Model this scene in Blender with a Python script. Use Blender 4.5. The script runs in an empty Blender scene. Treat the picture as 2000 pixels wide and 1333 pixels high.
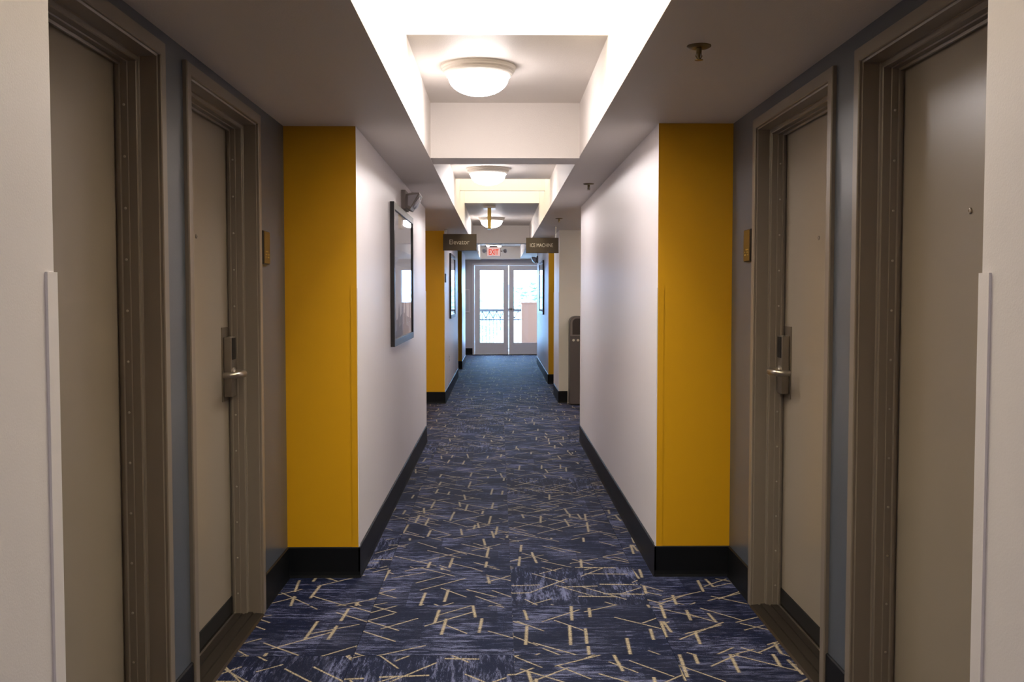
import bpy, bmesh, math, random
from mathutils import Vector, Matrix
random.seed(7)
R = math.radians
sc = bpy.context.scene
C = sc.collection

# ------------------------------------------------------------------ camera
F_PX = 1944.0
cam_d = bpy.data.cameras.new('camera'); cam_d.sensor_width = 36.0
cam_d.lens = F_PX / 2000.0 * 36.0
cam_d.clip_start = 0.05; cam_d.clip_end = 500
cam = bpy.data.objects.new('camera', cam_d); C.objects.link(cam)
cam.location = (0, 0, 1.38)
cam.rotation_euler = (math.pi/2 - math.atan(90/F_PX), 0, -math.atan(26/F_PX))
sc.camera = cam
# ------------------------------------------------------------------ view
vs = sc.view_settings
vs.view_transform = 'Standard'; vs.look = 'None'; vs.gamma = 1.0; vs.exposure = 0.32
vs.use_curve_mapping = False
# ------------------------------------------------------------------ world: bright hazy daylight
w = bpy.data.worlds.new('world'); sc.world = w; w.use_nodes = True
bg = w.node_tree.nodes['Background']
bg.inputs[0].default_value = (0.33, 0.60, 1.0, 1); bg.inputs[1].default_value = 20.0
# ------------------------------------------------------------------ daylight in the roof lights
SKY_E = 41.0
LAMP_E = 58.0
def area(name, x, y, z, sx, sy, e, col):
    l = bpy.data.lights.new(name, 'AREA'); l.shape = 'RECTANGLE'; l.size = sx; l.size_y = sy
    l.energy = e; l.color = col
    o = bpy.data.objects.new(name, l); C.objects.link(o); o.location = (x, y, z); return o
XL, XR = -0.405, 0.483
SKYCOL = (1.0, 0.935, 0.76)
area('skylight_daylight', 0.04, 2.55, 3.47, 0.86, 1.15, SKY_E, SKYCOL)
area('skylight_daylight', 0.04, 3.80, 3.47, 0.86, 1.15, SKY_E, SKYCOL)
area('skylight_daylight', 0.04, 9.96, 3.47, 0.86, 0.95, SKY_E*0.38, SKYCOL)
area('skylight_daylight', 0.04, 11.22, 3.47, 0.86, 1.30, SKY_E*0.45, SKYCOL)

# ------------------------------------------------------------------ materials
def new_mat(name):
    m = bpy.data.materials.new(name); m.use_nodes = True
    nt = m.node_tree; b = nt.nodes['Principled BSDF']
    return m, nt, b
def mat(name, col, rough=0.6, metal=0.0, spec=0.5, bump=None, vary=0.0, coat=0.0):
    m, nt, b = new_mat(name)
    b.inputs['Base Color'].default_value = (*col, 1); b.inputs['Roughness'].default_value = rough
    b.inputs['Metallic'].default_value = metal; b.inputs['Specular IOR Level'].default_value = spec
    if coat: b.inputs['Coat Weight'].default_value = coat
    tc = nt.nodes.new('ShaderNodeTexCoord')
    if bump:
        n = nt.nodes.new('ShaderNodeTexNoise'); n.inputs['Scale'].default_value = bump[0]; n.inputs['Detail'].default_value = 3
        nt.links.new(tc.outputs['Object'], n.inputs['Vector'])
        bp = nt.nodes.new('ShaderNodeBump'); bp.inputs['Strength'].default_value = bump[1]; bp.inputs['Distance'].default_value = bump[2] if len(bump) > 2 else 0.002
        nt.links.new(n.outputs['Fac'], bp.inputs['Height']); nt.links.new(bp.outputs['Normal'], b.inputs['Normal'])
    if vary:
        n2 = nt.nodes.new('ShaderNodeTexNoise'); n2.inputs['Scale'].default_value = 1.7; n2.inputs['Detail'].default_value = 6
        nt.links.new(tc.outputs['Object'], n2.inputs['Vector'])
        mx = nt.nodes.new('ShaderNodeMix'); mx.data_type = 'RGBA'
        mx.inputs[6].default_value = (*[c*(1-vary) for c in col], 1); mx.inputs[7].default_value = (*[min(1, c*(1+vary)) for c in col], 1)
        nt.links.new(n2.outputs['Fac'], mx.inputs[0]); nt.links.new(mx.outputs[2], b.inputs['Base Color'])
    return m
def emit(name, col, strength, base=(1, 1, 1)):
    m, nt, b = new_mat(name)
    b.inputs['Base Color'].default_value = (*base, 1); b.inputs['Roughness'].default_value = 0.3
    b.inputs['Emission Color'].default_value = (*col, 1); b.inputs['Emission Strength'].default_value = strength
    return m
def clear(name, tint=(1, 1, 1), rough=0.02, ior=1.45):
    m, nt, b = new_mat(name); nt.nodes.remove(b)
    out = nt.nodes['Material Output']
    tr = nt.nodes.new('ShaderNodeBsdfTransparent'); tr.inputs[0].default_value = (*tint, 1)
    gl = nt.nodes.new('ShaderNodeBsdfGlossy'); gl.inputs['Roughness'].default_value = rough
    fr = nt.nodes.new('ShaderNodeFresnel'); fr.inputs['IOR'].default_value = ior
    mx = nt.nodes.new('ShaderNodeMixShader')
    ge = nt.nodes.new('ShaderNodeNewGeometry')
    iv = nt.nodes.new('ShaderNodeMath'); iv.operation = 'SUBTRACT'; iv.inputs[0].default_value = 1.0; nt.links.new(ge.outputs['Backfacing'], iv.inputs[1])
    mu = nt.nodes.new('ShaderNodeMath'); mu.operation = 'MULTIPLY'; nt.links.new(fr.outputs[0], mu.inputs[0]); nt.links.new(iv.outputs[0], mu.inputs[1])
    nt.links.new(mu.outputs[0], mx.inputs[0]); nt.links.new(tr.outputs[0], mx.inputs[1]); nt.links.new(gl.outputs[0], mx.inputs[2])
    nt.links.new(mx.outputs[0], out.inputs[0])
    return m

M = {}
M['white'] = mat('white_wall_paint', (0.82, 0.78, 0.795), 0.42, bump=(260, 0.12), vary=0.02)
M['cream'] = mat('cream_wall_paint', (0.76, 0.72, 0.64), 0.5, bump=(260, 0.12))
M['yellow'] = mat('mustard_wall_paint', (0.68, 0.355, 0.003), 0.45, bump=(260, 0.12), vary=0.03)
M['slate'] = mat('slate_wall_paint', (0.085, 0.098, 0.125), 0.30, bump=(260, 0.10))
M['ceil'] = mat('ceiling_paint', (0.77, 0.715, 0.66), 0.55, bump=(160, 0.35, 0.003))
M['door'] = mat('greige_door_paint', (0.300, 0.258, 0.206), 0.30, bump=(300, 0.05))
M['frame'] = mat('taupe_frame_paint', (0.215, 0.180, 0.146), 0.32)
M['base'] = mat('black_rubber_base', (0.005, 0.006, 0.008), 0.45, spec=0.22, bump=(90, 0.1))
M['black'] = mat('black_sweep_rubber', (0.006, 0.006, 0.006), 0.6)
M['bronze'] = mat('dark_bronze_threshold', (0.035, 0.028, 0.022), 0.38, 0.6)
M['steel'] = mat('satin_nickel', (0.42, 0.38, 0.32), 0.32, 1.0)
M['steel_dk'] = mat('brushed_lock_metal', (0.30, 0.26, 0.21), 0.42, 0.9)
M['screw'] = mat('screw_metal', (0.5, 0.46, 0.4), 0.35, 1.0)
M['reader'] = mat('black_reader_plastic', (0.008, 0.008, 0.009), 0.25)
M['plaque'] = mat('bronze_plaque', (0.16, 0.095, 0.02), 0.4, 0.5)
M['plaque_edge'] = mat('dark_plaque_back', (0.02, 0.014, 0.008), 0.5)
M['sign'] = mat('brown_sign_panel', (0.060, 0.043, 0.024), 0.5, 0.0)
M['ivory'] = mat('ivory_lettering', (0.62, 0.57, 0.46), 0.5)
M['pan'] = mat('lamp_pan_metal', (0.62, 0.57, 0.50), 0.4)
M['brass'] = mat('brass_fitting', (0.20, 0.15, 0.07), 0.35, 0.9)
M['gold'] = mat('gold_sign_edge', (0.55, 0.38, 0.08), 0.4, 0.3)
M['pic_frame'] = mat('black_picture_frame', (0.012, 0.010, 0.010), 0.35)
M['paper'] = mat('print_paper', (0.74, 0.72, 0.75), 0.7)
M['paper_lo'] = mat('print_pale_tone', (0.88, 0.86, 0.88), 0.7)
M['ink1'] = mat('print_grey_ink', (0.36, 0.35, 0.40), 0.7)
M['ink2'] = mat('print_dark_ink', (0.20, 0.19, 0.23), 0.7)
M['glass'] = clear('picture_glass', ior=1.07)
M['pane'] = clear('door_glass', (0.96, 0.98, 1.0))
M['bin'] = mat('grey_bin_plastic', (0.085, 0.072, 0.068), 0.45)
M['bin_rim'] = mat('light_bin_rim', (0.17, 0.15, 0.14), 0.4)
M['bin_dark'] = mat('bin_flap_plastic', (0.032, 0.026, 0.027), 0.35)
M['fdoor'] = mat('french_door_paint', (0.78, 0.73, 0.73), 0.4)
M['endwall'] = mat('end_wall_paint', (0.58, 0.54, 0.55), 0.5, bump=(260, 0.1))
M['em_body'] = mat('grey_fixture_plastic', (0.40, 0.36, 0.33), 0.45)
M['em_lens'] = mat('chrome_reflector', (0.62, 0.60, 0.63), 0.28, 0.35)
M['exit_face'] = emit('exit_face_glow', (1.0, 0.62, 0.55), 0.55, (0.8, 0.7, 0.7))
M['exit_red'] = emit('exit_red_glow', (0.9, 0.10, 0.05), 0.55, (0.6, 0.05, 0.03))
M['plastic'] = mat('white_fixture_plastic', (0.75, 0.73, 0.72), 0.4)
M['dome'] = emit('lit_frosted_glass', (1.0, 0.925, 0.92), LAMP_E)
# frosted bowl: the bulbs sit low in it, so the glass glows most at the bottom of the bowl
_nt = M['dome'].node_tree; _g = _nt.nodes.new('ShaderNodeNewGeometry'); _sp = _nt.nodes.new('ShaderNodeSeparateXYZ')
_mr = _nt.nodes.new('ShaderNodeMapRange'); _mr.inputs[1].default_value = 0.0; _mr.inputs[2].default_value = -1.0
_mr.inputs[3].default_value = LAMP_E*0.10; _mr.inputs[4].default_value = LAMP_E
_nt.links.new(_g.outputs['True Normal'], _sp.inputs[0]); _nt.links.new(_sp.outputs[2], _mr.inputs[0])
_nt.links.new(_mr.outputs[0], _nt.nodes['Principled BSDF'].inputs['Emission Strength'])
M['frost'] = mat('frosted_skylight_pane', (0.9, 0.9, 0.88), 0.5)
M['alu'] = mat('skylight_metal', (0.7, 0.7, 0.68), 0.4, 0.3)
M['stucco'] = mat('peach_stucco', (0.60, 0.31, 0.19), 0.9, bump=(120, 0.3))
M['concrete'] = mat('balcony_concrete', (0.55, 0.53, 0.5), 0.9)
M['rail'] = mat('grey_railing_metal', (0.14, 0.14, 0.15), 0.5)
M['leaf'] = mat('pale_foliage', (0.42, 0.50, 0.36), 0.7)
M['bark'] = mat('pale_bark', (0.4, 0.33, 0.27), 0.9)
M['ground'] = mat('pale_ground', (0.55, 0.54, 0.5), 0.9)
M['roof'] = mat('grey_roof', (0.3, 0.3, 0.34), 0.8)
M['housewall'] = mat('pale_house_wall', (0.7, 0.66, 0.6), 0.9)

def carpet_mat():
    m, nt, b = new_mat('navy_carpet_pattern'); N = nt.nodes; L = nt.links
    tc = N.new('ShaderNodeTexCoord'); oi = N.new('ShaderNodeObjectInfo')
    sh = N.new('ShaderNodeVectorMath'); sh.operation = 'MULTIPLY'
    cb = N.new('ShaderNodeCombineXYZ')
    L.new(oi.outputs['Random'], cb.inputs[0]); L.new(oi.outputs['Random'], cb.inputs[1])
    sh.inputs[1].default_value = (37.0, 53.0, 0)
    L.new(cb.outputs[0], sh.inputs[0])
    ad = N.new('ShaderNodeVectorMath'); ad.operation = 'ADD'
    L.new(tc.outputs['Object'], ad.inputs[0]); L.new(sh.outputs[0], ad.inputs[1])
    P = ad.outputs[0]
    def scaled(v):
        k = N.new('ShaderNodeVectorMath'); k.operation = 'MULTIPLY'; k.inputs[1].default_value = v
        L.new(P, k.inputs[0]); return k.outputs[0]
    def noise(vec, scale=1.0, detail=2.0, rough=0.5):
        n = N.new('ShaderNodeTexNoise'); n.inputs['Scale'].default_value = scale; n.inputs['Detail'].default_value = detail
        n.inputs['Roughness'].default_value = rough; L.new(vec, n.inputs['Vector']); return n.outputs['Fac']
    def math_(op, a, bb, cl=False):
        k = N.new('ShaderNodeMath'); k.operation = op; k.use_clamp = cl
        for i, v in enumerate((a, bb)):
            if isinstance(v, (int, float)): k.inputs[i].default_value = v
            else: L.new(v, k.inputs[i])
        return k.outputs[0]
    def ramp(f, lo, hi):
        k = N.new('ShaderNodeMapRange'); k.inputs[1].default_value = lo; k.inputs[2].default_value = hi
        L.new(f, k.inputs[0]); return k.outputs[0]
    def mix(f, a, bb):
        k = N.new('ShaderNodeMix'); k.data_type = 'RGBA'
        L.new(f, k.inputs[0])
        for i, v in ((6, a), (7, bb)):
            if isinstance(v, tuple): k.inputs[i].default_value = (*v, 1)
            else: L.new(v, k.inputs[i])
        return k.outputs[2]
    streak = noise(scaled((6.5, 48, 1)), 1.0, 3.0, 0.6)
    fine = noise(scaled((30, 150, 1)), 1.0, 2.0, 0.6)
    patch = noise(scaled((3.5, 4.5, 1)), 1.0, 1.0)
    yarn = noise(scaled((210, 260, 1)), 1.0, 1.0)
    s = math_('ADD', streak, math_('MULTIPLY', math_('SUBTRACT', patch, 0.5), 0.55))
    s = math_('ADD', s, math_('MULTIPLY', math_('SUBTRACT', fine, 0.5), 0.65))
    s = math_('ADD', s, math_('MULTIPLY', math_('SUBTRACT', yarn, 0.5), 0.45))
    base = mix(ramp(s, 0.50, 0.73), (0.0040, 0.0075, 0.0300), (0.125, 0.138, 0.250))
    # darker blocks with straight edges
    def hash_(vec, off):
        k = N.new('ShaderNodeVectorMath'); k.operation = 'ADD'; k.inputs[1].default_value = off
        L.new(vec, k.inputs[0])
        wn = N.new('ShaderNodeTexWhiteNoise'); wn.noise_dimensions = '2D'; L.new(k.outputs[0], wn.inputs['Vector']); return wn.outputs['Value']
    def comb(x, y):
        k = N.new('ShaderNodeCombineXYZ'); L.new(x, k.inputs[0]); L.new(y, k.inputs[1]); return k.outputs[0]
    def axes(ang, off):
        r = N.new('ShaderNodeVectorRotate'); r.rotation_type = 'Z_AXIS'; r.inputs['Angle'].default_value = R(ang)
        k = N.new('ShaderNodeVectorMath'); k.operation = 'ADD'; k.inputs[1].default_value = off
        L.new(P, k.inputs[0]); L.new(k.outputs[0], r.inputs['Vector'])
        sp = N.new('ShaderNodeSeparateXYZ'); L.new(r.outputs[0], sp.inputs[0]); return sp.outputs[0], sp.outputs[1]
    u0, v0 = axes(0, (2.3, 4.1, 0))
    cell = comb(math_('FLOOR', math_('MULTIPLY', u0, 1/.155), 0), math_('FLOOR', math_('MULTIPLY', v0, 1/.205), 0))
    blk = math_('GREATER_THAN', hash_(cell, (.5, .5, 0)), 0.66)
    base = mix(math_('MULTIPLY', blk, 0.75), base, mix(ramp(s, 0.58, 0.85), (0.0045, 0.0075, 0.0260), (0.060, 0.066, 0.125)))
    # straight cream dashes in a few directions: bands across v, random pieces along u
    def dashes(ang, band, length, width, keep, off):
        v, u = axes(ang, off)
        bi = math_('FLOOR', math_('MULTIPLY', v, 1/band), 0)
        h0 = hash_(comb(bi, bi), (.5, .5, 0))
        us = math_('ADD', math_('MULTIPLY', u, 1/length), math_('MULTIPLY', h0, 7.3))
        ui = math_('FLOOR', us, 0); uf = math_('FRACT', us, 0)
        c = comb(bi, ui)
        on = math_('LESS_THAN', hash_(c, (.5, .5, 0)), keep)
        pos = math_('ADD', math_('MULTIPLY', hash_(c, (31.5, 7.5, 0)), 0.7), 0.15)
        vf = math_('FRACT', math_('MULTIPLY', v, 1/band), 0)
        dv = math_('MULTIPLY', math_('ABSOLUTE', math_('SUBTRACT', vf, pos), 0), band)
        dv = math_('ADD', dv, math_('MULTIPLY', math_('SUBTRACT', yarn, 0.5), width*1.5))
        st = math_('MULTIPLY', hash_(c, (11.5, 47.5, 0)), 0.35)
        on = math_('MULTIPLY', on, math_('GREATER_THAN', uf, st))
        en = math_('SUBTRACT', 1.0, math_('MULTIPLY', hash_(c, (71.5, 3.5, 0)), 0.25))
        on = math_('MULTIPLY', on, math_('LESS_THAN', uf, en))
        return math_('MULTIPLY', on, ramp(dv, width*.62, width*.38))
    ds = [dashes(3, .125, .27, .0135, .36, (1.1, 2.2, 0)), dashes(-5, .19, .24, .013, .26, (5.1, 9.2, 0)),
          dashes(47, .115, .34, .0088, .40, (3.7, 1.3, 0)), dashes(-50, .115, .36, .0088, .40, (7.7, 6.3, 0)),
          dashes(58, .17, .28, .0080, .34, (13.7, 3.3, 0)), dashes(-41, .17, .26, .0080, .34, (2.7, 16.3, 0))]
    ln = ds[0]
    for q in ds[1:]: ln = math_('MAXIMUM', ln, q)
    lcol = mix(ramp(yarn, 0.35, 0.65), (0.20, 0.16, 0.105), (0.52, 0.44, 0.31))
    col = mix(math_('MULTIPLY', ln, ramp(math_('ADD', fine, math_('MULTIPLY', yarn, 0.6)), 0.50, 0.85)), base, lcol)
    L.new(col, b.inputs['Base Color']); b.inputs['Roughness'].default_value = 0.7
    b.inputs['Specular IOR Level'].default_value = 0.13
    bp = N.new('ShaderNodeBump'); bp.inputs['Strength'].default_value = 0.5; bp.inputs['Distance'].default_value = 0.003
    L.new(yarn, bp.inputs['Height']); L.new(bp.outputs[0], b.inputs['Normal'])
    return m
M['carpet'] = carpet_mat()

# ------------------------------------------------------------------ helpers
def bx(bm, x0, x1, y0, y1, z0, z1, mi=0):
    xs = sorted((x0, x1)); ys = sorted((y0, y1)); zs = sorted((z0, z1))
    v = [bm.verts.new((x, y, z)) for x in xs for y in ys for z in zs]
    out = []
    for f in ((0, 1, 3, 2), (4, 6, 7, 5), (0, 4, 5, 1), (2, 3, 7, 6), (0, 2, 6, 4), (1, 5, 7, 3)):
        fa = bm.faces.new([v[i] for i in f]); fa.material_index = mi; out.append(fa)
    return out
def prism(bm, pts, axis, a0, a1, mi=0):
    """extrude a closed 2D outline along an axis. pts: for 'x' (y,z), 'y' (x,z), 'z' (x,y)"""
    def P(p, a):
        return {'x': (a, p[0], p[1]), 'y': (p[0], a, p[1]), 'z': (p[0], p[1], a)}[axis]
    A = [bm.verts.new(P(p, a0)) for p in pts]; B = [bm.verts.new(P(p, a1)) for p in pts]
    n = len(pts)
    fs = [bm.faces.new(A), bm.faces.new(B[::-1])]
    for i in range(n): fs.append(bm.faces.new((A[i], B[i], B[(i+1) % n], A[(i+1) % n])))
    for f in fs: f.material_index = mi
    return fs
def lathe(bm, prof, cx, cy, cz, seg=32, axis='z', close=True):
    rings = []
    for r, h in prof:
        if r < 1e-6:
            rings.append([bm.verts.new(tr3(axis, 0, 0, h, cx, cy, cz))]); continue
        rings.append([bm.verts.new(tr3(axis, r*math.cos(2*math.pi*i/seg), r*math.sin(2*math.pi*i/seg), h, cx, cy, cz)) for i in range(seg)])
    for a, b in zip(rings, rings[1:]):
        for i in range(seg):
            j = (i+1) % seg
            if len(a) == 1 and len(b) == 1: continue
            if len(a) == 1: bm.faces.new((a[0], b[i], b[j]))
            elif len(b) == 1: bm.faces.new((a[i], a[j], b[0]))
            else: bm.faces.new((a[i], a[j], b[j], b[i]))
    return rings
def tr3(axis, u, v, h, cx, cy, cz):
    if axis == 'z': return (cx+u, cy+v, cz+h)
    if axis == 'x': return (cx+h, cy+u, cz+v)
    return (cx+u, cy+h, cz+v)
def tube(bm, pts, r, seg=8):
    pts = [Vector(p) for p in pts]; rings = []
    for i, p in enumerate(pts):
        d = (pts[min(i+1, len(pts)-1)] - pts[max(i-1, 0)]).normalized()
        a = d.cross(Vector((0, 0, 1)))
        if a.length < 1e-3: a = d.cross(Vector((1, 0, 0)))
        a.normalize(); c = d.cross(a).normalized()
        rr = r[i] if isinstance(r, (list, tuple)) else r
        rings.append([bm.verts.new(p + a*rr*math.cos(2*math.pi*k/seg) + c*rr*math.sin(2*math.pi*k/seg)) for k in range(seg)])
    for A, B in zip(rings, rings[1:]):
        for k in range(seg): bm.faces.new((A[k], A[(k+1) % seg], B[(k+1) % seg], B[k]))
    bm.faces.new(rings[0][::-1]); bm.faces.new(rings[-1])
def link(name, me, parent=None):
    o = bpy.data.objects.new(name, me); C.objects.link(o)
    if parent is not None:
        o.parent = parent
        o.matrix_parent_inverse = parent.matrix_basis.inverted()
    return o
def obj(name, bm, mats, parent=None, smooth=False, bevel=0.0, seg=2):
    bmesh.ops.recalc_face_normals(bm, faces=bm.faces)
    if bevel:
        es = [e for e in bm.edges if len(e.link_faces) == 2 and e.calc_face_angle(0) > 0.6]
        bmesh.ops.bevel(bm, geom=es, offset=bevel, segments=seg, profile=0.7, affect='EDGES', clamp_overlap=True)
    me = bpy.data.meshes.new(name); bm.to_mesh(me); bm.free()
    if not isinstance(mats, (list, tuple)): mats = [mats]
    for m in mats: me.materials.append(M[m] if isinstance(m, str) else m)
    if smooth:
        me.polygons.foreach_set('use_smooth', [True]*len(me.polygons))
        try: me.set_sharp_from_angle(angle=R(38))
        except Exception: pass
    return link(name, me, parent)
def B(): return bmesh.new()
def tag(o, label, cat=None, group=None, kind=None):
    o['label'] = label
    if cat: o['category'] = cat
    if group: o['group'] = group
    if kind: o['kind'] = kind
    return o
def thing(name, loc, label, cat, group=None, kind=None):
    o = link(name, None); o.location = loc; o.empty_display_size = 0.1
    return tag(o, label, cat, group, kind)
def text_mesh(name, body, size, mt, parent, center, right, up, depth=0.0015, width=None, bold=0.0):
    cu = bpy.data.curves.new('lettering', 'FONT'); cu.body = body; cu.size = size; cu.extrude = depth
    cu.align_x = 'CENTER'; cu.align_y = 'CENTER'; cu.offset = bold
    to = bpy.data.objects.new('lettering_tmp', cu); C.objects.link(to)
    bpy.context.view_layer.update()
    me = bpy.data.meshes.new_from_object(to.evaluated_get(bpy.context.evaluated_depsgraph_get()))
    C.objects.unlink(to); bpy.data.objects.remove(to); bpy.data.curves.remove(cu)
    xs = [v.co.x for v in me.vertices]; cx = (min(xs)+max(xs))/2; wd = max(xs)-min(xs)
    k = (width/wd) if width else 1.0
    r = Vector(right); u = Vector(up); n = r.cross(u); c = Vector(center)
    for v in me.vertices: v.co = c + r*(v.co.x-cx)*k + u*v.co.y + n*v.co.z
    me.materials.clear(); me.materials.append(M[mt]); me.name = name
    return link(name, me, parent)

ZL, ZR, ZB = 2.188, 2.205, 2.196        # soffit undersides left / right, cross beams
WL, WR = -0.685, 0.771                  # corridor wall faces
AL, AR = -1.031, 1.131                  # alcove wall faces
OUT = 4.0

# ------------------------------------------------------------------ floor and carpet tiles
b = B(); bx(b, -OUT, OUT, -5.2, 23.05, -0.15, -0.006)
floor = tag(obj('floor', b, 'carpet'), 'navy patterned carpet tile floor running down the corridor', 'floor', kind='structure')
TS = 0.615; SX = 0.058; SY = 5.60
tb = B(); bx(tb, -TS/2+.001, TS/2-.001, -TS/2+.001, TS/2-.001, -0.006, 0.0)
tile_me = None
for iy in range(-9, 29):
    y = SY + TS*(iy+0.5)
    for ix in range(-6, 5):
        x = SX + TS*(ix+0.5)
        inside = -1.25 < x < 1.4
        if 9.2 < y < 12.9 and -2.6 < x < 2.4: inside = True
        if not inside or y > 23.2: continue
        if tile_me is None:
            t = obj('carpet_tile', tb, 'carpet', floor); tile_me = t.data
        else:
            t = link('carpet_tile', tile_me, floor)
        t.location = (x, y, 0)
        if random.random() < 0.20: t.rotation_euler.z = math.pi/2
        elif random.random() < 0.5: t.rotation_euler.z = math.pi

# ------------------------------------------------------------------ walls
def wall_block(side, y0, y1, label, near='yellow', far='yellow', guards=(True, True), face=None, ztop=None):
    s = -1 if side == 'left' else 1
    f = face if face is not None else (WL if s < 0 else WR); zt = ztop or (ZL if s < 0 else ZR)
    b = B(); fs = bx(b, f, s*OUT, y0, y1, 0, zt)
    b.normal_update()
    bmesh.ops.recalc_face_normals(b, faces=b.faces)
    for fc in b.faces:
        if fc.normal.y < -0.5: fc.material_index = 1
        elif fc.normal.y > 0.5: fc.material_index = 2
    o = tag(obj('wall_'+side, b, ['white', near, far]), label, 'wall', kind='structure')
    for k, (yy, d, mname) in enumerate(((y0, 1, near), (y1, -1, far))):
        if not guards[k]: continue
        g = B(); t = 0.004; L = 0.030
        # leg on the corridor face, then leg on the end face
        bx(g, f, f - s*t, yy - d*t, yy + d*L, 0.15, 1.415, 0)
        bx(g, f - s*0.0, f + s*L, yy - d*t, yy, 0.15, 1.415, 1)
        obj('corner_guard', g, ['white', mname], o)
    return o
def baseboard(side, runs, label):
    """runs: list of (axis, fixed, a0, a1, outward sign)"""
    b = B(); t = 0.008; h = 0.15
    for ax, c, a0, a1, sg in runs:
        prof = [(c, 0.0), (c+sg*(t+.006), 0.0), (c+sg*(t+.002), 0.012), (c+sg*t, 0.03), (c+sg*t, h-.004), (c+sg*(t-.004), h), (c, h)]
        if ax == 'y': prism(b, [(p[0], p[1]) for p in prof], 'y', a0, a1)
        else: prism(b, [(p[0], p[1]) for p in prof], 'x', a0, a1)
    return tag(obj('baseboard_'+side, b, 'base'), label, 'baseboard', kind='structure')
def block_base(side, y0, y1, label, near=True, far=True, deep=None):
    s = -1 if side == 'left' else 1
    f = WL if s < 0 else WR; a = deep if deep is not None else (AL if s < 0 else AR)
    t = 0.008
    runs = [('y', f, y0 - (t if near else 0), y1 + (t if far else 0), -s)]
    if near: runs.append(('x', y0, a, f - s*t, -1))
    if far: runs.append(('x', y1, a, f - s*t, 1))
    return baseboard(side, runs, label)

wall_block('left', -5.0, 1.545, 'white wall at the left edge of the photo before the doors', guards=(False, True))
wall_block('left', 4.82, 9.35, 'left corridor wall with mustard end and the nearest large picture')
wall_block('left', 12.60, 16.70, 'left wall with mustard end behind the Elevator sign')
wall_block('left', 18.50, 20.43, 'farthest left white wall with dark mustard end near the glass doors')
wall_block('right', -5.0, 1.58, 'white wall at the right edge of the photo before the doors', guards=(False, True))
wall_block('right', 4.82, 9.35, 'right corridor wall with mustard end and no picture')
wall_block('right', 12.70, 13.85, 'cream ended right wall behind the tall grey bin', near='cream')
wall_block('right', 15.40, 20.00, 'right wall with narrow mustard end under the ice machine sign')
block_base('left', 4.82, 9.35, 'black cove base around the near left mustard wall end')
block_base('left', 12.60, 16.70, 'black cove base around the wall below the Elevator sign', deep=-3.5)
block_base('left', 18.50, 20.43, 'black cove base around the farthest left white wall')
block_base('left', -5.0, 1.545, 'black cove base along the nearest left white wall', near=False)
block_base('right', 4.82, 9.35, 'black cove base around the near right mustard wall end')
block_base('right', 12.70, 13.85, 'black cove base beside the tall grey bin', deep=0.88)
block_base('right', 15.40, 20.00, 'black cove base around the right wall with the small picture')
block_base('right', -5.0, 1.58, 'black cove base along the nearest right white wall', near=False)

DT = 2.147           # top of the door frames
doors = {'left': [(2.04, 3.088), (3.297, 4.303)], 'right': [(2.105, 3.146), (3.352, 4.392)]}
def alcove_wall(side, y0, y1, spans, label):
    s = -1 if side == 'left' else 1
    f = AL if s < 0 else AR; zt = ZL if s < 0 else ZR
    b = B(); c = y0; e = 0.012
    for a0, a1 in spans:
        bx(b, f, f + s*0.30, c, a0 + e, 0, zt); c = a1 - e
        bx(b, f, f + s*0.30, a0 + e, a1 - e, DT - e, zt)
    bx(b, f, f + s*0.30, c, y1, 0, zt)
    bx(b, f + s*0.30, s*OUT, y0, y1, 0, zt)
    return tag(obj('wall_'+side, b, 'slate'), label, 'wall', kind='structure')
alcove_wall('left', 1.545, 4.82, doors['left'], 'slate painted alcove wall around the two left room doors')
alcove_wall('right', 1.58, 4.82, doors['right'], 'slate painted alcove wall around the two right room doors')
alcove_wall('left', 16.70, 18.50, [], 'far slate recess wall on the left')
alcove_wall('right', 13.85, 15.40, [], 'far slate recess wall on the right')
for side in ('left', 'right'):
    s = -1 if side == 'left' else 1; f = AL if s < 0 else AR
    (a0, a1), (b0, b1) = doors[side]
    st = 1.545 if s < 0 else 1.58
    baseboard(side, [('y', f, st, a0, -s), ('y', f, a1, b0, -s), ('y', f, b1, 4.82, -s)],
              'black cove base between the %s room door frames' % side)
# side lobbies, end vestibule, back wall
def plain(name, label, m, *boxes):
    b = B()
    for q in boxes: bx(b, *q)
    return tag(obj(name, b, m), label, 'wall', kind='structure')
plain('wall_left', 'elevator lobby back wall beyond the left opening', 'white', (-OUT, -3.5, 9.35, 12.6, 0, ZL))
plain('wall_right', 'ice machine nook back wall beyond the right opening', 'white', (2.6, OUT, 9.35, 12.7, 0, ZR))
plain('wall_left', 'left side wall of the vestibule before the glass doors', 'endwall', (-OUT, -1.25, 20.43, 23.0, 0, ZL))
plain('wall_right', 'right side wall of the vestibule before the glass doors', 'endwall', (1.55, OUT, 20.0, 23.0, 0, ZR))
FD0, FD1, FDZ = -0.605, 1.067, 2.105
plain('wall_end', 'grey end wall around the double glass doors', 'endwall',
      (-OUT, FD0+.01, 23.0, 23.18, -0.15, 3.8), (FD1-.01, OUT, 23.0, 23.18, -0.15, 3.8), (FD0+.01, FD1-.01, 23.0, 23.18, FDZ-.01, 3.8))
plain('wall_back', 'white wall closing the corridor behind the viewpoint', 'white', (-OUT, OUT, -5.2, -5.0, 0, 3.8))
baseboard('end', [('x', 23.0, -1.25, FD0, -1)], 'black cove base left of the glass doors')

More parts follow.
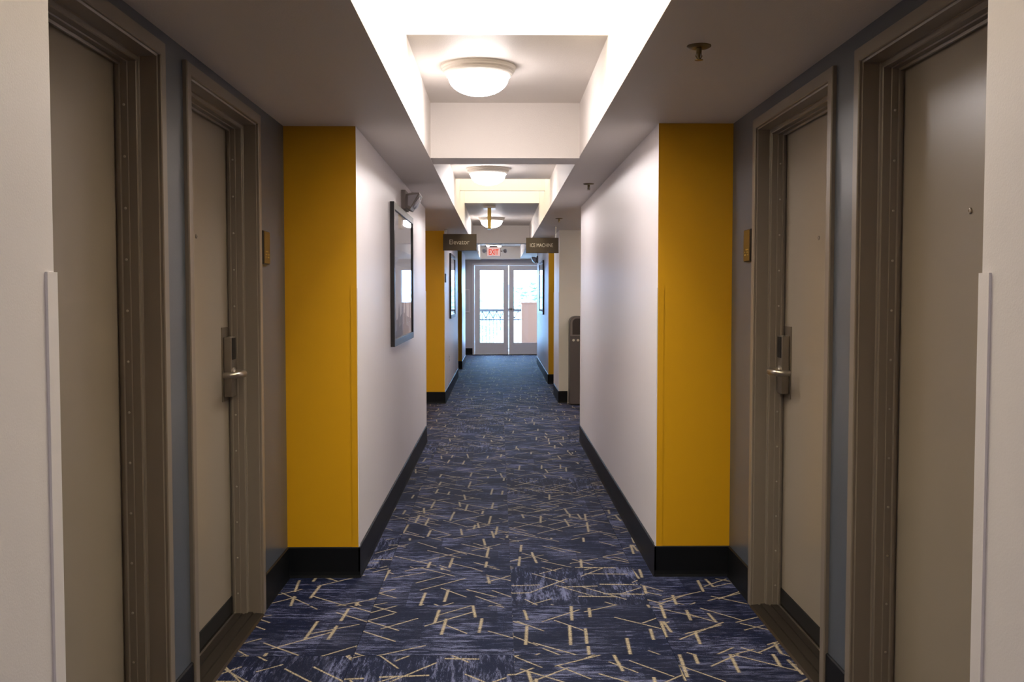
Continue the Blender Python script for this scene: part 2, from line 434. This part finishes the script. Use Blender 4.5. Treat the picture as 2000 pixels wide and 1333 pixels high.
# ------------------------------------------------------------------ ceiling
b = B(); bx(b, -OUT, XL, -5.0, 23.0, ZL, 3.8)
ceiling = tag(obj('ceiling', b, 'ceil'), 'dropped white soffits and raised central trough of the corridor ceiling', 'ceiling', kind='structure')
b = B(); bx(b, XR, OUT, -5.0, 23.0, ZR, 3.8); obj('soffit', b, 'ceil', ceiling)
for y0, y1, z in ((5.98, 6.26, ZB), (15.78, 16.12, ZB), (22.55, 23.0, ZB), (-5.0, -3.4, ZB)):
    b = B(); bx(b, XL, XR, y0, y1, z, 3.8); obj('cross_beam', b, 'ceil', ceiling)
for y0, y1, z in ((4.43, 5.98, 2.522), (6.26, 9.43, 2.472), (11.93, 15.78, 2.476), (16.12, 22.55, 2.47), (-3.4, 1.95, 2.522)):
    b = B(); bx(b, XL, XR, y0, y1, z, 3.8); obj('trough_panel', b, 'ceil', ceiling)
for y0, y1, z in ((3.155, 3.195, 2.522), (10.46, 10.51, 2.470)):
    b = B(); bx(b, XL, XR, y0, y1, z, 2.60); obj('skylight_bar', b, 'ceil', ceiling)
for n, (y0, y1, ym, nm) in enumerate(((1.95, 4.43, 3.175, 'nearest'), (9.43, 11.93, 10.485, 'farther'))):
    t = tag(link('window_%d' % (n+1), None), '%s frosted skylight at the top of its bright ceiling shaft' % nm, 'skylight', kind='structure')
    t.location = (0.04, y0, 3.5)
    for a0, a1 in ((y0, ym), (ym, y1)):
        b = B(); bx(b, XL+.001, XR-.001, a0+.012, a1-.012, 3.5, 3.512); obj('pane', b, 'frost', t)
    b = B()
    for yy in (y0+.013, ym, y1-.013): bx(b, XL+.001, XR-.001, yy-.012, yy+.012, 3.485, 3.53)
    obj('window_frame', b, 'alu', t)
b = B(); bx(b, XL, XR, 1.95, 4.43, 3.7, 3.8); bx(b, XL, XR, 9.43, 11.93, 3.7, 3.8); obj('roof_curb', b, 'ceil', ceiling)

# ------------------------------------------------------------------ room doors
PROF = [(.050, .10), (.050, -.012), (.047, -.016), (.009, -.016), (.006, -.013), (.006, -.006), (.0, -.004), (.0, .046), (-.003, .050), (-.016, .050),
        (-.019, .053), (-.019, .076), (-.0225, .078), (-.0225, .097), (-.0305, .099), (-.0305, .106), (-.024, .108), (-.024, .114), (.03, .114)]
def room_door(n, side, y0, y1, lock_far, label, plaque_note=None):
    s = -1 if side == 'left' else 1
    f = AL if s < 0 else AR
    X = lambda u: f + s*u
    ya, yb, zt = y0 + .05, y1 - .05, DT - .05
    d = tag(link('door_%d' % n, None), label, 'door', kind='structure')
    d.location = (f, (y0+y1)/2, 0)
    for far in (0, 1):                      # jambs
        b = B(); yo, sg = (yb, 1) if far else (ya, -1)
        lo = [b.verts.new((X(u), yo + sg*v, 0.0)) for v, u in PROF]
        hi = [b.verts.new((X(u), yo + sg*v, zt + v)) for v, u in PROF]
        k = len(PROF)
        b.faces.new(lo); b.faces.new(hi[::-1])
        for i in range(k): b.faces.new((lo[i], hi[i], hi[(i+1) % k], lo[(i+1) % k]))
        j = obj('jamb', b, 'frame', d)
        b = B()
        for q in range(14):
            z = 0.10 + 0.154*q
            lathe(b, [(.0042, 0), (.004, .0012), (.0025, .0022), (0, .0026)] if sg < 0 else [(.0042, 0), (.004, -.0012), (.0025, -.0022), (0, -.0026)],
                  X(.088), yo - sg*.0225, z, 8, 'y')
        so = obj('screw_row', b, 'screw', j); so['kind'] = 'stuff'
    b = B()                                 # head
    A = [b.verts.new((X(u), ya - v, zt + v)) for v, u in PROF]
    Bv = [b.verts.new((X(u), yb + v, zt + v)) for v, u in PROF]
    k = len(PROF); b.faces.new(A); b.faces.new(Bv[::-1])
    for i in range(k): b.faces.new((A[i], Bv[i], Bv[(i+1) % k], A[(i+1) % k]))
    obj('door_head', b, 'frame', d)
    # leaf
    U = .116
    b = B(); bx(b, X(U), X(U+.044), ya + .004, yb - .004, 0.088, zt - .004)
    leaf = obj('door_leaf', b, 'door', d, bevel=.0015, seg=1)
    b = B(); bx(b, X(U-.004), X(U+.040), ya + .006, yb - .006, 0.020, 0.0879)
    obj('door_sweep', b, 'black', leaf)
    b = B(); bx(b, X(U+.05), X(.29), ya - .04, yb + .04, 0, zt + .04); obj('backing', b, 'black', d)
    # threshold saddle
    b = B()
    prism(b, [(X(-.020), 0), (X(-.012), .006), (X(.018), .009), (X(.020), .006), (X(.028), .006), (X(.030), .012), (X(.060), .013), (X(.062), .009),
              (X(.070), .009), (X(.072), .014), (X(.16), .014), (X(.16), 0)], 'y', ya + .001, yb - .001)
    th = obj('threshold', b, 'bronze', d)
    b = B(); bx(b, X(.100), X(.104), ya + .03, yb - .03, .014, .020); obj('threshold_strip', b, 'screw', th)
    # peephole
    yc = (ya + yb)/2
    b = B(); sg = -s
    lathe(b, [(.0085, 0), (.0085, sg*.002), (.007, sg*.004), (.0045, sg*.0045), (.004, sg*.003), (0, sg*.003)], X(U), yc, 1.602, 16, 'x')
    obj('peephole', b, 'steel', leaf, smooth=True)
    # lock
    yl = (yb - .075) if lock_far else (ya + .075)
    dr = -1 if lock_far else 1              # lever points to the hinge side
    b = B(); bx(b, X(U), X(U-.004), yl - .052, yl + .052, 0.935, 1.245)
    plate = obj('lock_plate', b, 'steel_dk', d, bevel=.001, seg=1)
    b = B()
    prism(b, [(yl - .036, .955), (yl + .036, .955), (yl + .036, 1.205), (yl - .036, 1.205)], 'x', X(U-.004), X(U-.036))
    obj('lock_body', b, 'steel_dk', plate, bevel=.005, seg=3, smooth=True)
    b = B(); bx(b, X(U-.036), X(U-.0375), yl - .024, yl + .034, 1.110, 1.200); obj('card_reader', b, 'reader', plate, bevel=.0005, seg=1)
    b = B()
    zz = 1.052
    pts = [(X(U-.034), yl, zz), (X(U-.060), yl, zz), (X(U-.078), yl + dr*.006, zz), (X(U-.084), yl + dr*.022, zz), (X(U-.084), yl + dr*.075, zz),
           (X(U-.080), yl + dr*.102, zz), (X(U-.066), yl + dr*.118, zz), (X(U-.040), yl + dr*.122, zz), (X(U-.026), yl + dr*.122, zz)]
    tube(b, pts, [.015, .015, .0148, .0145, .014, .0135, .013, .013, .012], 12)
    lathe(b, [(.024, 0), (.024, -s*.006), (.018, -s*.009), (.013, -s*.012)], X(U-.034), yl, zz, 20, 'x')
    obj('lever_handle', b, 'steel', plate, smooth=True)
    return d
room_door(1, 'left', *doors['left'][0], False, 'nearest left greige room door beside the white wall edge')
room_door(2, 'left', *doors['left'][1], True, 'second left greige room door with electronic lock and bronze number plaque')
room_door(3, 'right', *doors['right'][0], False, 'nearest right greige room door with bright lamp reflection')
room_door(4, 'right', *doors['right'][1], True, 'second right greige room door with electronic lock and lever handle')

def plaque(s, y0, y1, z0, z1, label):
    f = AL if s < 0 else AR
    t = thing('room_plaque', (f, (y0+y1)/2, z0), label, 'sign', 'room number plaques')
    b = B(); bx(b, f, f - s*.012, y0, y1, z0, z1); obj('plaque_back', b, 'plaque_edge', t, bevel=.0015, seg=1)
    b = B(); bx(b, f - s*.012, f - s*.0150, y0+.003, y1-.003, z0+.003, z1-.003); fc = obj('plaque_face', b, 'plaque', t, bevel=.001, seg=1)
    b = B()
    for i in range(3):
        for j in range(4):
            if (i*3 + j*5) % 4 == 1: continue
            lathe(b, [(.0035, 0), (.0030, -s*.0012), (0, -s*.0018)], f - s*.015, y0 + .028 + j*.018, z0 + .030 + i*.012, 8, 'x')
    d = obj('raised_dots', b, 'gold', fc); d['kind'] = 'stuff'
plaque(-1, 4.345, 4.455, 1.515, 1.660, 'bronze room plaque on the left alcove wall beside the door')
plaque(1, 4.430, 4.540, 1.530, 1.675, 'bronze room plaque on the right alcove wall beside the door')

# ------------------------------------------------------------------ ceiling lights
def ceiling_light(x, y, z, label):
    t = thing('ceiling_light', (x, y, z), label, 'lamp', 'dome ceiling lights along the trough')
    b = B()
    lathe(b, [(0, 0), (.186, 0), (.188, -.006), (.184, -.012), (.182, -.014), (.182, -.020), (.177, -.026), (.174, -.027), (.174, -.033), (.168, -.040),
              (.165, -.041), (.158, -.046), (.150, -.046), (.150, -.03), (0, -.03)], x, y, z, 64)
    obj('lamp_pan', b, 'pan', t, smooth=True)
    b = B(); prof = [(.157, -.040), (.158, -.050)]
    n = 12
    for i in range(n+1):
        a = (math.pi/2)*i/n
        prof.append((.150*math.cos(a) if i < n else 0, -.056 - .088*math.sin(a)))
    lathe(b, prof, x, y, z, 48)
    obj('glass_dome', b, 'dome', t, smooth=True)
    return t
ceiling_light(-.100, 5.04, 2.522, 'nearest lit dome ceiling light in the corridor trough')
ceiling_light(-.092, 8.67, 2.472, 'second nearest lit dome ceiling light beyond the first beam')
ceiling_light(-.100, 14.2, 2.476, 'lit dome ceiling light behind the gold hanging edge')
ceiling_light(-.100, 21.2, 2.470, 'farthest lit dome ceiling light just above the EXIT sign')
ceiling_light(-.100, -1.1, 2.522, 'dome ceiling light behind the viewpoint')
ceiling_light(-2.10, 10.9, ZL, 'unseen dome ceiling light added to brighten the elevator lobby on the left')  # out of view, added to brighten the lobby opening
ceiling_light(1.80, 10.9, ZR, 'dome ceiling light inside the ice machine nook on the right')

# ------------------------------------------------------------------ sprinklers
def sprinkler(x, y, label, z=ZR):
    t = thing('fire_sprinkler', (x, y, z), label, 'sprinkler', 'ceiling sprinkler heads')
    b = B(); lathe(b, [(0, 0), (.040, 0), (.040, -.003), (.034, -.007), (.020, -.009), (0, -.009)], x, y, z, 32); obj('escutcheon', b, 'brass', t, smooth=True)
    b = B(); lathe(b, [(.009, -.008), (.009, -.022), (.006, -.025), (.004, -.042), (0, -.042)], x, y, z, 16)
    for sx in (-1, 1): tube(b, [(x + sx*.007, y, z-.02), (x + sx*.010, y, z-.034), (x + sx*.003, y, z-.046)], .002, 6)
    obj('sprinkler_body', b, 'brass', t, smooth=True)
    b = B(); lathe(b, [(0, -.046), (.014, -.046), (.014, -.0475), (0, -.0475)], x, y, z, 16); obj('deflector', b, 'brass', t)
sprinkler(.664, 3.33, 'nearest brass sprinkler head on the right soffit above the doors')
sprinkler(.668, 7.42, 'middle brass sprinkler head on the right soffit before the nook')
sprinkler(.650, 10.75, 'small sprinkler head on the right soffit above the ice machine sign')

# ------------------------------------------------------------------ pictures
def picture(s, y0, y1, z0, z1, label, sky):
    f = WL if s < 0 else WR; T = .027; W = .045
    X = lambda u: f - s*u
    t = thing('framed_picture', (f, (y0+y1)/2, z0), label, 'picture', 'framed pictures on the corridor walls')
    for q in ((y0, y0+W, z0, z1), (y1-W, y1, z0, z1), (y0+W, y1-W, z0, z0+W), (y0+W, y1-W, z1-W, z1)):
        b = B(); bx(b, X(0.001), X(T), *q); obj('frame_bar', b, 'pic_frame', t, bevel=.001, seg=1)
    b = B(); bx(b, X(.001), X(.010), y0+W, y1-W, z0+W, z1-W); pr = obj('print', b, 'paper', t)
    h = z1 - z0 - 2*W; wd = y1 - y0 - 2*W; ay, az = y0+W, z0+W
    b = B(); bx(b, X(.010), X(.0104), ay, y1-W, az, az + h*.58); obj('printed_pale_area', b, 'paper_lo', pr)  # paler flat layer over the lower part of the print
    for mt, u, pts in sky:
        b = B(); prism(b, [(ay + p[0]*wd, az + p[1]*h) for p in pts], 'x', X(.0104), X(u)); obj('printed_skyline', b, mt, pr)
    b = B(); bx(b, X(.018), X(.0195), y0+W, y1-W, z0+W, z1-W); obj('glass_pane', b, 'glass', t)
SKY = [('ink1', .0108, [(0, 0), (1, 0), (1, .12), (.93, .14), (.90, .30), (.87, .14), (.72, .16), (.66, .38), (.62, .17), (.55, .20), (.52, .44), (.48, .20), (.36, .16), (.30, .28), (.25, .15), (.16, .14), (.10, .34), (.06, .12), (0, .10)]),
       ('ink2', .0112, [(.1, 0), (.85, 0), (.85, .06), (.70, .08), (.62, .22), (.57, .09), (.50, .10), (.47, .30), (.43, .10), (.30, .08), (.24, .16), (.2, .06), (.1, .05)])]
SKY2 = [('ink1', .0108, [(0, 0), (1, 0), (1, .10), (.8, .16), (.7, .12), (.5, .22), (.3, .12), (.1, .15), (0, .08)])]
picture(-1, 6.31, 7.72, 1.050, 1.970, 'large black framed spire print on the nearest left wall', SKY)
picture(-1, 13.84, 15.22, 1.050, 1.960, 'black framed print on the left wall beyond the Elevator sign', SKY2)
picture(1, 16.90, 18.35, 1.045, 1.970, 'black framed print on the far right white wall', SKY2)

# ------------------------------------------------------------------ emergency light on left wall
def em_light(s, y0, y1, z1, label):
    f = WL if s < 0 else WR
    X = lambda u: f - s*u
    t = thing('emergency_light', (f, y0, z1-.14), label, 'light')
    b = B(); bx(b, X(0), X(.030), y0, y1, z1-.135, z1); obj('housing', b, 'em_body', t, bevel=.004)
    b = B(); ym = y0 + .012; yM = y1 - .012
    prism(b, [(X(.030), z1-.030), (X(.075), z1-.018), (X(.125), z1-.018), (X(.128), z1-.030), (X(.062), z1-.135), (X(.052), z1-.135), (X(.030), z1-.125)], 'y', ym, yM)
    hd = obj('lamp_head', b, 'em_body', t, bevel=.003)
    for i in (0, 1):
        yy = ym + (yM-ym)*(.27 + .46*i)
        c0 = Vector((X(.097), yy, z1-.080)); nrm = Vector((-s*.85, 0, -.53)).normalized()
        b = B(); lathe(b, [(.044, 0), (.046, .005), (.040, .010), (.020, .014), (0, .015)], 0, 0, 0, 20)
        b.transform(Matrix.Translation(c0) @ nrm.to_track_quat('Z', 'Y').to_matrix().to_4x4())
        obj('reflector', b, 'em_lens', hd, smooth=True)
    # near flank lens
    b = B(); prism(b, [(X(.045), z1-.040), (X(.115), z1-.030), (X(.064), z1-.118), (X(.045), z1-.108)], 'y', ym-.003, ym+.001); obj('side_lens', b, 'em_lens', hd)
em_light(-1, 7.05, 7.33, 2.120, 'grey emergency light above the nearest left picture')
em_light(1, 19.45, 19.75, 2.14, 'small emergency light high on the far right wall')

# ------------------------------------------------------------------ hanging signs
def hang_sign(x0, x1, y, z0, z1, zc, body, size, width, label, tz):
    t = thing('hanging_sign', ((x0+x1)/2, y, z0), label, 'sign', 'brown hanging direction signs')
    b = B(); bx(b, x0, x1, y, y+.018, z0, z1); obj('sign_panel', b, 'sign', t, bevel=.0015, seg=1)
    text_mesh('lettering', body, size, 'ivory', t, (((x0+x1)/2)+tz[0], y-.001, (z0+z1)/2+tz[1]), (1, 0, 0), (0, 0, 1), .001, width)
    for xx in (x0+.035, x1-.035):
        zz = zc
        if XL < xx < XR: continue
        b = B(); tube(b, [(xx, y+.009, z1-.004), (xx, y+.009, zz)], .004, 8)
        lathe(b, [(.018, 0), (.018, -.005), (.006, -.009)], xx, y+.009, zz, 16)
        obj('hanger', b, 'steel', t)
hang_sign(-.683, -.272, 12.30, 1.927, 2.130, ZL, 'Elevator', .085, .245, 'brown hanging sign reading Elevator on the left', (-.005, .0))
hang_sign(.330, .722, 12.00, 1.882, 2.068, ZR, 'ICE MACHINE', .062, .275, 'brown hanging sign reading ICE MACHINE on the right', (-.01, .0))

# exit sign
t = thing('exit_sign', (-.10, 20.3, 2.165), 'white ceiling hung EXIT sign with red letters and lamp heads', 'sign')
b = B(); bx(b, -.245, .040, 20.3, 20.36, 2.165, 2.355); obj('housing', b, 'plastic', t, bevel=.006)
b = B(); bx(b, -.235, .030, 20.297, 20.302, 2.175, 2.345); obj('lit_face', b, 'exit_face', t)
text_mesh('lettering', 'EXIT', .155, 'exit_red', t, (-.102, 20.295, 2.245), (1, 0, 0), (0, 0, 1), .001, .20, .004)
b = B(); bx(b, -.19, -.02, 20.31, 20.35, 2.355, 2.38); tube(b, [(-.10, 20.33, 2.38), (-.10, 20.33, 2.47)], .008, 8); obj('ceiling_mount', b, 'plastic', t)
for sx, x in ((1, .040), (-1, -.245)):
    b = B(); tube(b, [(x, 20.33, 2.27), (x + sx*.035, 20.33, 2.27)], .010, 8)
    ln = .12 if sx > 0 else .04
    lathe(b, [(0, .0), (.028, .002), (.040, -.03), (.042, -.045), (.036, -.05), (0, -.05)], x + sx*(.035 + ln*.45), 20.33, 2.275, 20, 'y')
    obj('lamp_head', b, 'plastic', t, smooth=True)

# gold edge-on hanging panel in third trough
t = thing('hanging_sign', (-.115, 12.35, 2.21), 'gold edged panel hanging edge-on under a ceiling plate', 'sign')
b = B(); bx(b, -.19, -.04, 12.32, 12.62, 2.452, 2.476); obj('ceiling_plate', b, 'plastic', t, bevel=.003)
b = B(); bx(b, -.137, -.093, 12.35, 12.60, 2.20, 2.452); obj('panel', b, 'gold', t, bevel=.003)

# ------------------------------------------------------------------ waste bin
t = thing('waste_bin', (1.11, 12.55, 0), 'tall dark grey waste bin with arched flap in the ice machine nook', 'bin')
bx0, bx1, by0, by1, bzt = .890, 1.330, 12.41, 12.68, 1.112
def arch(x0, x1, z0, z1, r, n=6):
    p = [(x0, z0), (x1, z0)]
    for i in range(n+1):
        a = (math.pi/2)*i/n; p.append((x1 - r + r*math.cos(a), z1 - r + r*math.sin(a)))
    for i in range(n+1):
        a = math.pi/2 + (math.pi/2)*i/n; p.append((x0 + r + r*math.cos(a), z1 - r + r*math.sin(a)))
    return p
b = B(); prism(b, arch(bx0, bx1, .012, bzt, .075), 'y', by0, by1); obj('bin_body', b, 'bin', t)
b = B(); bx(b, bx0+.012, bx1-.012, by0+.012, by1-.012, 0, .012); obj('bin_foot', b, 'black', t)
b = B(); prism(b, arch(bx0+.006, bx1-.006, .865, bzt-.006, .070), 'y', by0-.008, by0); obj('flap_rim', b, 'bin_rim', t)
b = B(); prism(b, arch(bx0+.030, bx1-.030, .885, bzt-.026, .055), 'y', by0-.011, by0-.008); fl = obj('flap', b, 'bin_dark', t)
b = B(); bx(b, bx0+.002, bx1-.002, by0-.004, by0, .020, .840); obj('front_panel', b, 'bin', t, bevel=.003)
for k in range(3):
    b = B(); lathe(b, [(0, -.0015), (.016, -.0015), (.016, 0), (0, 0)], bx0+.045+.055*k, by0-.004, .815, 18, 'y'); obj('badge', b, 'ivory', t)

# small wall fittings
t = thing('wall_outlet', (WL, 13.7, .455), 'white outlet plate low on left wall below the distant picture', 'outlet')
b = B(); bx(b, WL, WL+.006, 13.665, 13.735, .455, .57); obj('cover_plate', b, 'plastic', t, bevel=.002)
for z in (.485, .53):
    b = B(); bx(b, WL+.006, WL+.008, 13.685, 13.715, z-.012, z+.012); obj('socket', b, 'bin_rim', t)
t = thing('call_plate', (WL, 12.78, 1.54), 'small dark plate at the wall corner under the Elevator sign', 'plate')
b = B(); bx(b, WL, WL+.012, 12.70, 12.86, 1.54, 1.65); obj('plate_back', b, 'plaque_edge', t, bevel=.001, seg=1)
b = B(); bx(b, WL+.012, WL+.014, 12.71, 12.85, 1.55, 1.64); obj('plate_face', b, 'plaque', t)
t = thing('notice_frame', (-.72, 23.0, .96), 'slim framed notice on the grey wall left of the glass doors', 'frame')
b = B(); bx(b, -.80, -.675, 22.985, 23.0, .98, 1.51); obj('frame', b, 'fdoor', t, bevel=.002)
b = B(); bx(b, -.785, -.69, 22.983, 22.985, 1.0, 1.49); obj('notice', b, 'endwall', t)
b = B(); bx(b, -.79, -.69, 22.975, 23.0, .955, .978); obj('ledge', b, 'em_body', t)

# ------------------------------------------------------------------ french doors
d = tag(link('door_5', None), 'pair of glazed white doors onto the balcony at the corridor end', 'door', kind='structure')
d.location = (.23, 23.0, 0)
for q in ((FD0, FD0+.046, 0, FDZ), (FD1-.046, FD1, 0, FDZ)):
    b = B(); bx(b, q[0], q[1], 22.985, 23.12, q[2], q[3]); obj('jamb', b, 'fdoor', d, bevel=.003)
b = B(); bx(b, FD0+.046, FD1-.046, 22.985, 23.12, FDZ-.046, FDZ); obj('door_head', b, 'fdoor', d, bevel=.003)
b = B(); bx(b, FD0+.046, FD1-.046, 22.97, 23.14, 0, .012); obj('threshold', b, 'steel', d)
for k, (x0, x1) in enumerate(((FD0+.049, .226), (.236, FD1-.049))):
    y0, y1 = 23.01, 23.055; z0, z1 = .014, FDZ-.049
    gx0, gx1, gz0, gz1 = x0+.115, x1-.105, .262, z1-.098
    if k: gx0, gx1 = x0+.105, x1-.115
    lf = link('door_leaf', None, d); lf.parent = d
    b = B()
    for q in ((x0, gx0, z0, z1), (gx1, x1, z0, z1), (gx0, gx1, z0, gz0), (gx0, gx1, gz1, z1)): bx(b, q[0], q[1], y0, y1, q[2], q[3])
    C.objects.unlink(lf); bpy.data.objects.remove(lf)
    lf = obj('door_leaf', b, 'fdoor', d)
    b = B(); bx(b, gx0-.004, gx1+.004, y0+.018, y0+.026, gz0-.004, gz1+.004); obj('glass_pane', b, 'pane', lf)
    b = B()
    for q in ((gx0, gx0+.012, gz0, gz1), (gx1-.012, gx1, gz0, gz1), (gx0+.012, gx1-.012, gz0, gz0+.012), (gx0+.012, gx1-.012, gz1-.012, gz1)): bx(b, q[0], q[1], y0-.004, y0+.017, q[2], q[3])
    obj('glazing_bead', b, 'fdoor', lf)
    if k == 1:
        b = B(); xx = x0+.05; zz = 1.055
        lathe(b, [(0, 0), (.030, 0), (.030, -.008), (.014, -.014), (.012, -.05), (0, -.05)], xx, y0, zz, 20, 'y')
        tube(b, [(xx-.01, y0-.046, zz), (xx+.05, y0-.05, zz), (xx+.11, y0-.046, zz-.012)], [.011, .010, .008], 10)
        obj('lever_handle', b, 'steel_dk', lf, smooth=True)
        b = B(); bx(b, xx-.06, xx-.03, y0-.012, y0, zz-.01, zz+.012); obj('strike_plate', b, 'steel_dk', lf)

# ------------------------------------------------------------------ balcony and beyond
b = B(); bx(b, -3.0, 3.0, 23.18, 24.70, -.2, -.02)
tag(obj('balcony_floor', b, 'concrete'), 'concrete balcony slab outside the glass doors', 'balcony', kind='structure')
b = B(); bx(b, -3.0, 3.0, 23.18, 24.95, 2.62, 2.85); bx(b, -3.2, -3.0, 23.18, 24.95, -.2, 2.85); bx(b, 3.0, 3.2, 23.18, 24.95, -.2, 2.85)
tag(obj('added_shade_roof', b, 'stucco'), 'unseen stucco roof and side walls added to shade the balcony', 'balcony', kind='structure')  # out of view, added to keep sky light off the pier
t = thing('balcony_railing', (-.9, 24.55, -.02), 'thin grey metal railing outside the left glass door', 'railing')
x0, x1 = -2.4, .556
for z, r in ((1.0, .028), (.77, .013), (.06, .015)):
    b = B(); bx(b, x0, x1, 24.55-r, 24.55+r, z-r, z+r); obj('rail', b, 'rail', t)
n = int((x1-x0)/.0885)
pm = None
for i in range(n):
    x = x0 + .05 + i*.0885
    if pm is None:
        b = B(); bx(b, -.0075, .0075, -.0075, .0075, .06, .99); p = obj('baluster', b, 'rail', t); pm = p.data
    else: p = link('baluster', pm, t)
    p.matrix_parent_inverse = Matrix(); p.location = (x + .9, 0, .02)
for i in range(0, n-2, 2):
    x = x0 + .05 + i*.0885
    b = B(); tube(b, [(x, 24.55, .98), (x+.0885, 24.55, .80)], .010, 6); tube(b, [(x+.0885, 24.55, .80), (x+.177, 24.55, .98)], .010, 6); obj('chevron', b, 'rail', t)
t = thing('stucco_pier', (1.2, 24.5, -.02), 'peach stucco pier outside the right glass door', 'pier')
b = B(); bx(b, .56, 2.6, 24.28, 24.70, -.02, 1.165); obj('pier_body', b, 'stucco', t, bevel=.01)
b = B(); bx(b, .545, 2.6, 24.265, 24.715, 1.165, 1.20); obj('pier_cap', b, 'stucco', t, bevel=.006)
b = B(); bx(b, -60, 60, 24.9, 120, -6.3, -6.0)
tag(obj('ground', b, 'ground'), 'pale ground far below the balcony', 'ground', kind='structure')
def tree(x, y, z0, h, r, label, seed):
    rnd = random.Random(seed)
    t = thing('tree', (x, y, z0), label, 'tree', 'pale trees beyond the balcony')
    b = B(); tube(b, [(x, y, z0), (x+.1, y, z0+h*.4), (x-.05, y, z0+h*.75)], [.22, .16, .09], 8); obj('trunk', b, 'bark', t)
    b = B()
    for i in range(700):
        while True:
            v = Vector((rnd.uniform(-1, 1), rnd.uniform(-1, 1), rnd.uniform(-1, 1)))
            if .25 < v.length < 1: break
        c = Vector((x, y, z0+h*.8)) + v*r
        q = Matrix.Rotation(rnd.uniform(0, 6.28), 3, 'Z') @ Matrix.Rotation(rnd.uniform(0, 3.1), 3, 'X')
        k = rnd.uniform(.12, .26)
        b.faces.new([b.verts.new(c + q @ Vector(p)*k) for p in ((-1, 0, 0), (0, -.4, .1), (1, 0, 0), (0, .4, .1))])
    c = obj('foliage', b, 'leaf', t); c['kind'] = 'stuff'
tree(-1.2, 46, -6, 7.8, 1.5, 'pale leafy tree seen through the left glass door', 3)
tree(1.55, 44, -6, 9.0, 1.0, 'pale slender tree seen through the right glass door', 5)
t = thing('house', (0, 62, -6), 'pale distant house seen through the left glass door', 'house')
b = B(); bx(b, -3.5, 1.6, 60, 66, -6, 1.2); obj('house_wall', b, 'housewall', t)
b = B(); prism(b, [(-4.0, 1.2), (2.1, 1.2), (2.1, 1.45), (-1, 2.6), (-4.0, 1.45)], 'y', 59.5, 66.5); obj('roof', b, 'roof', t)
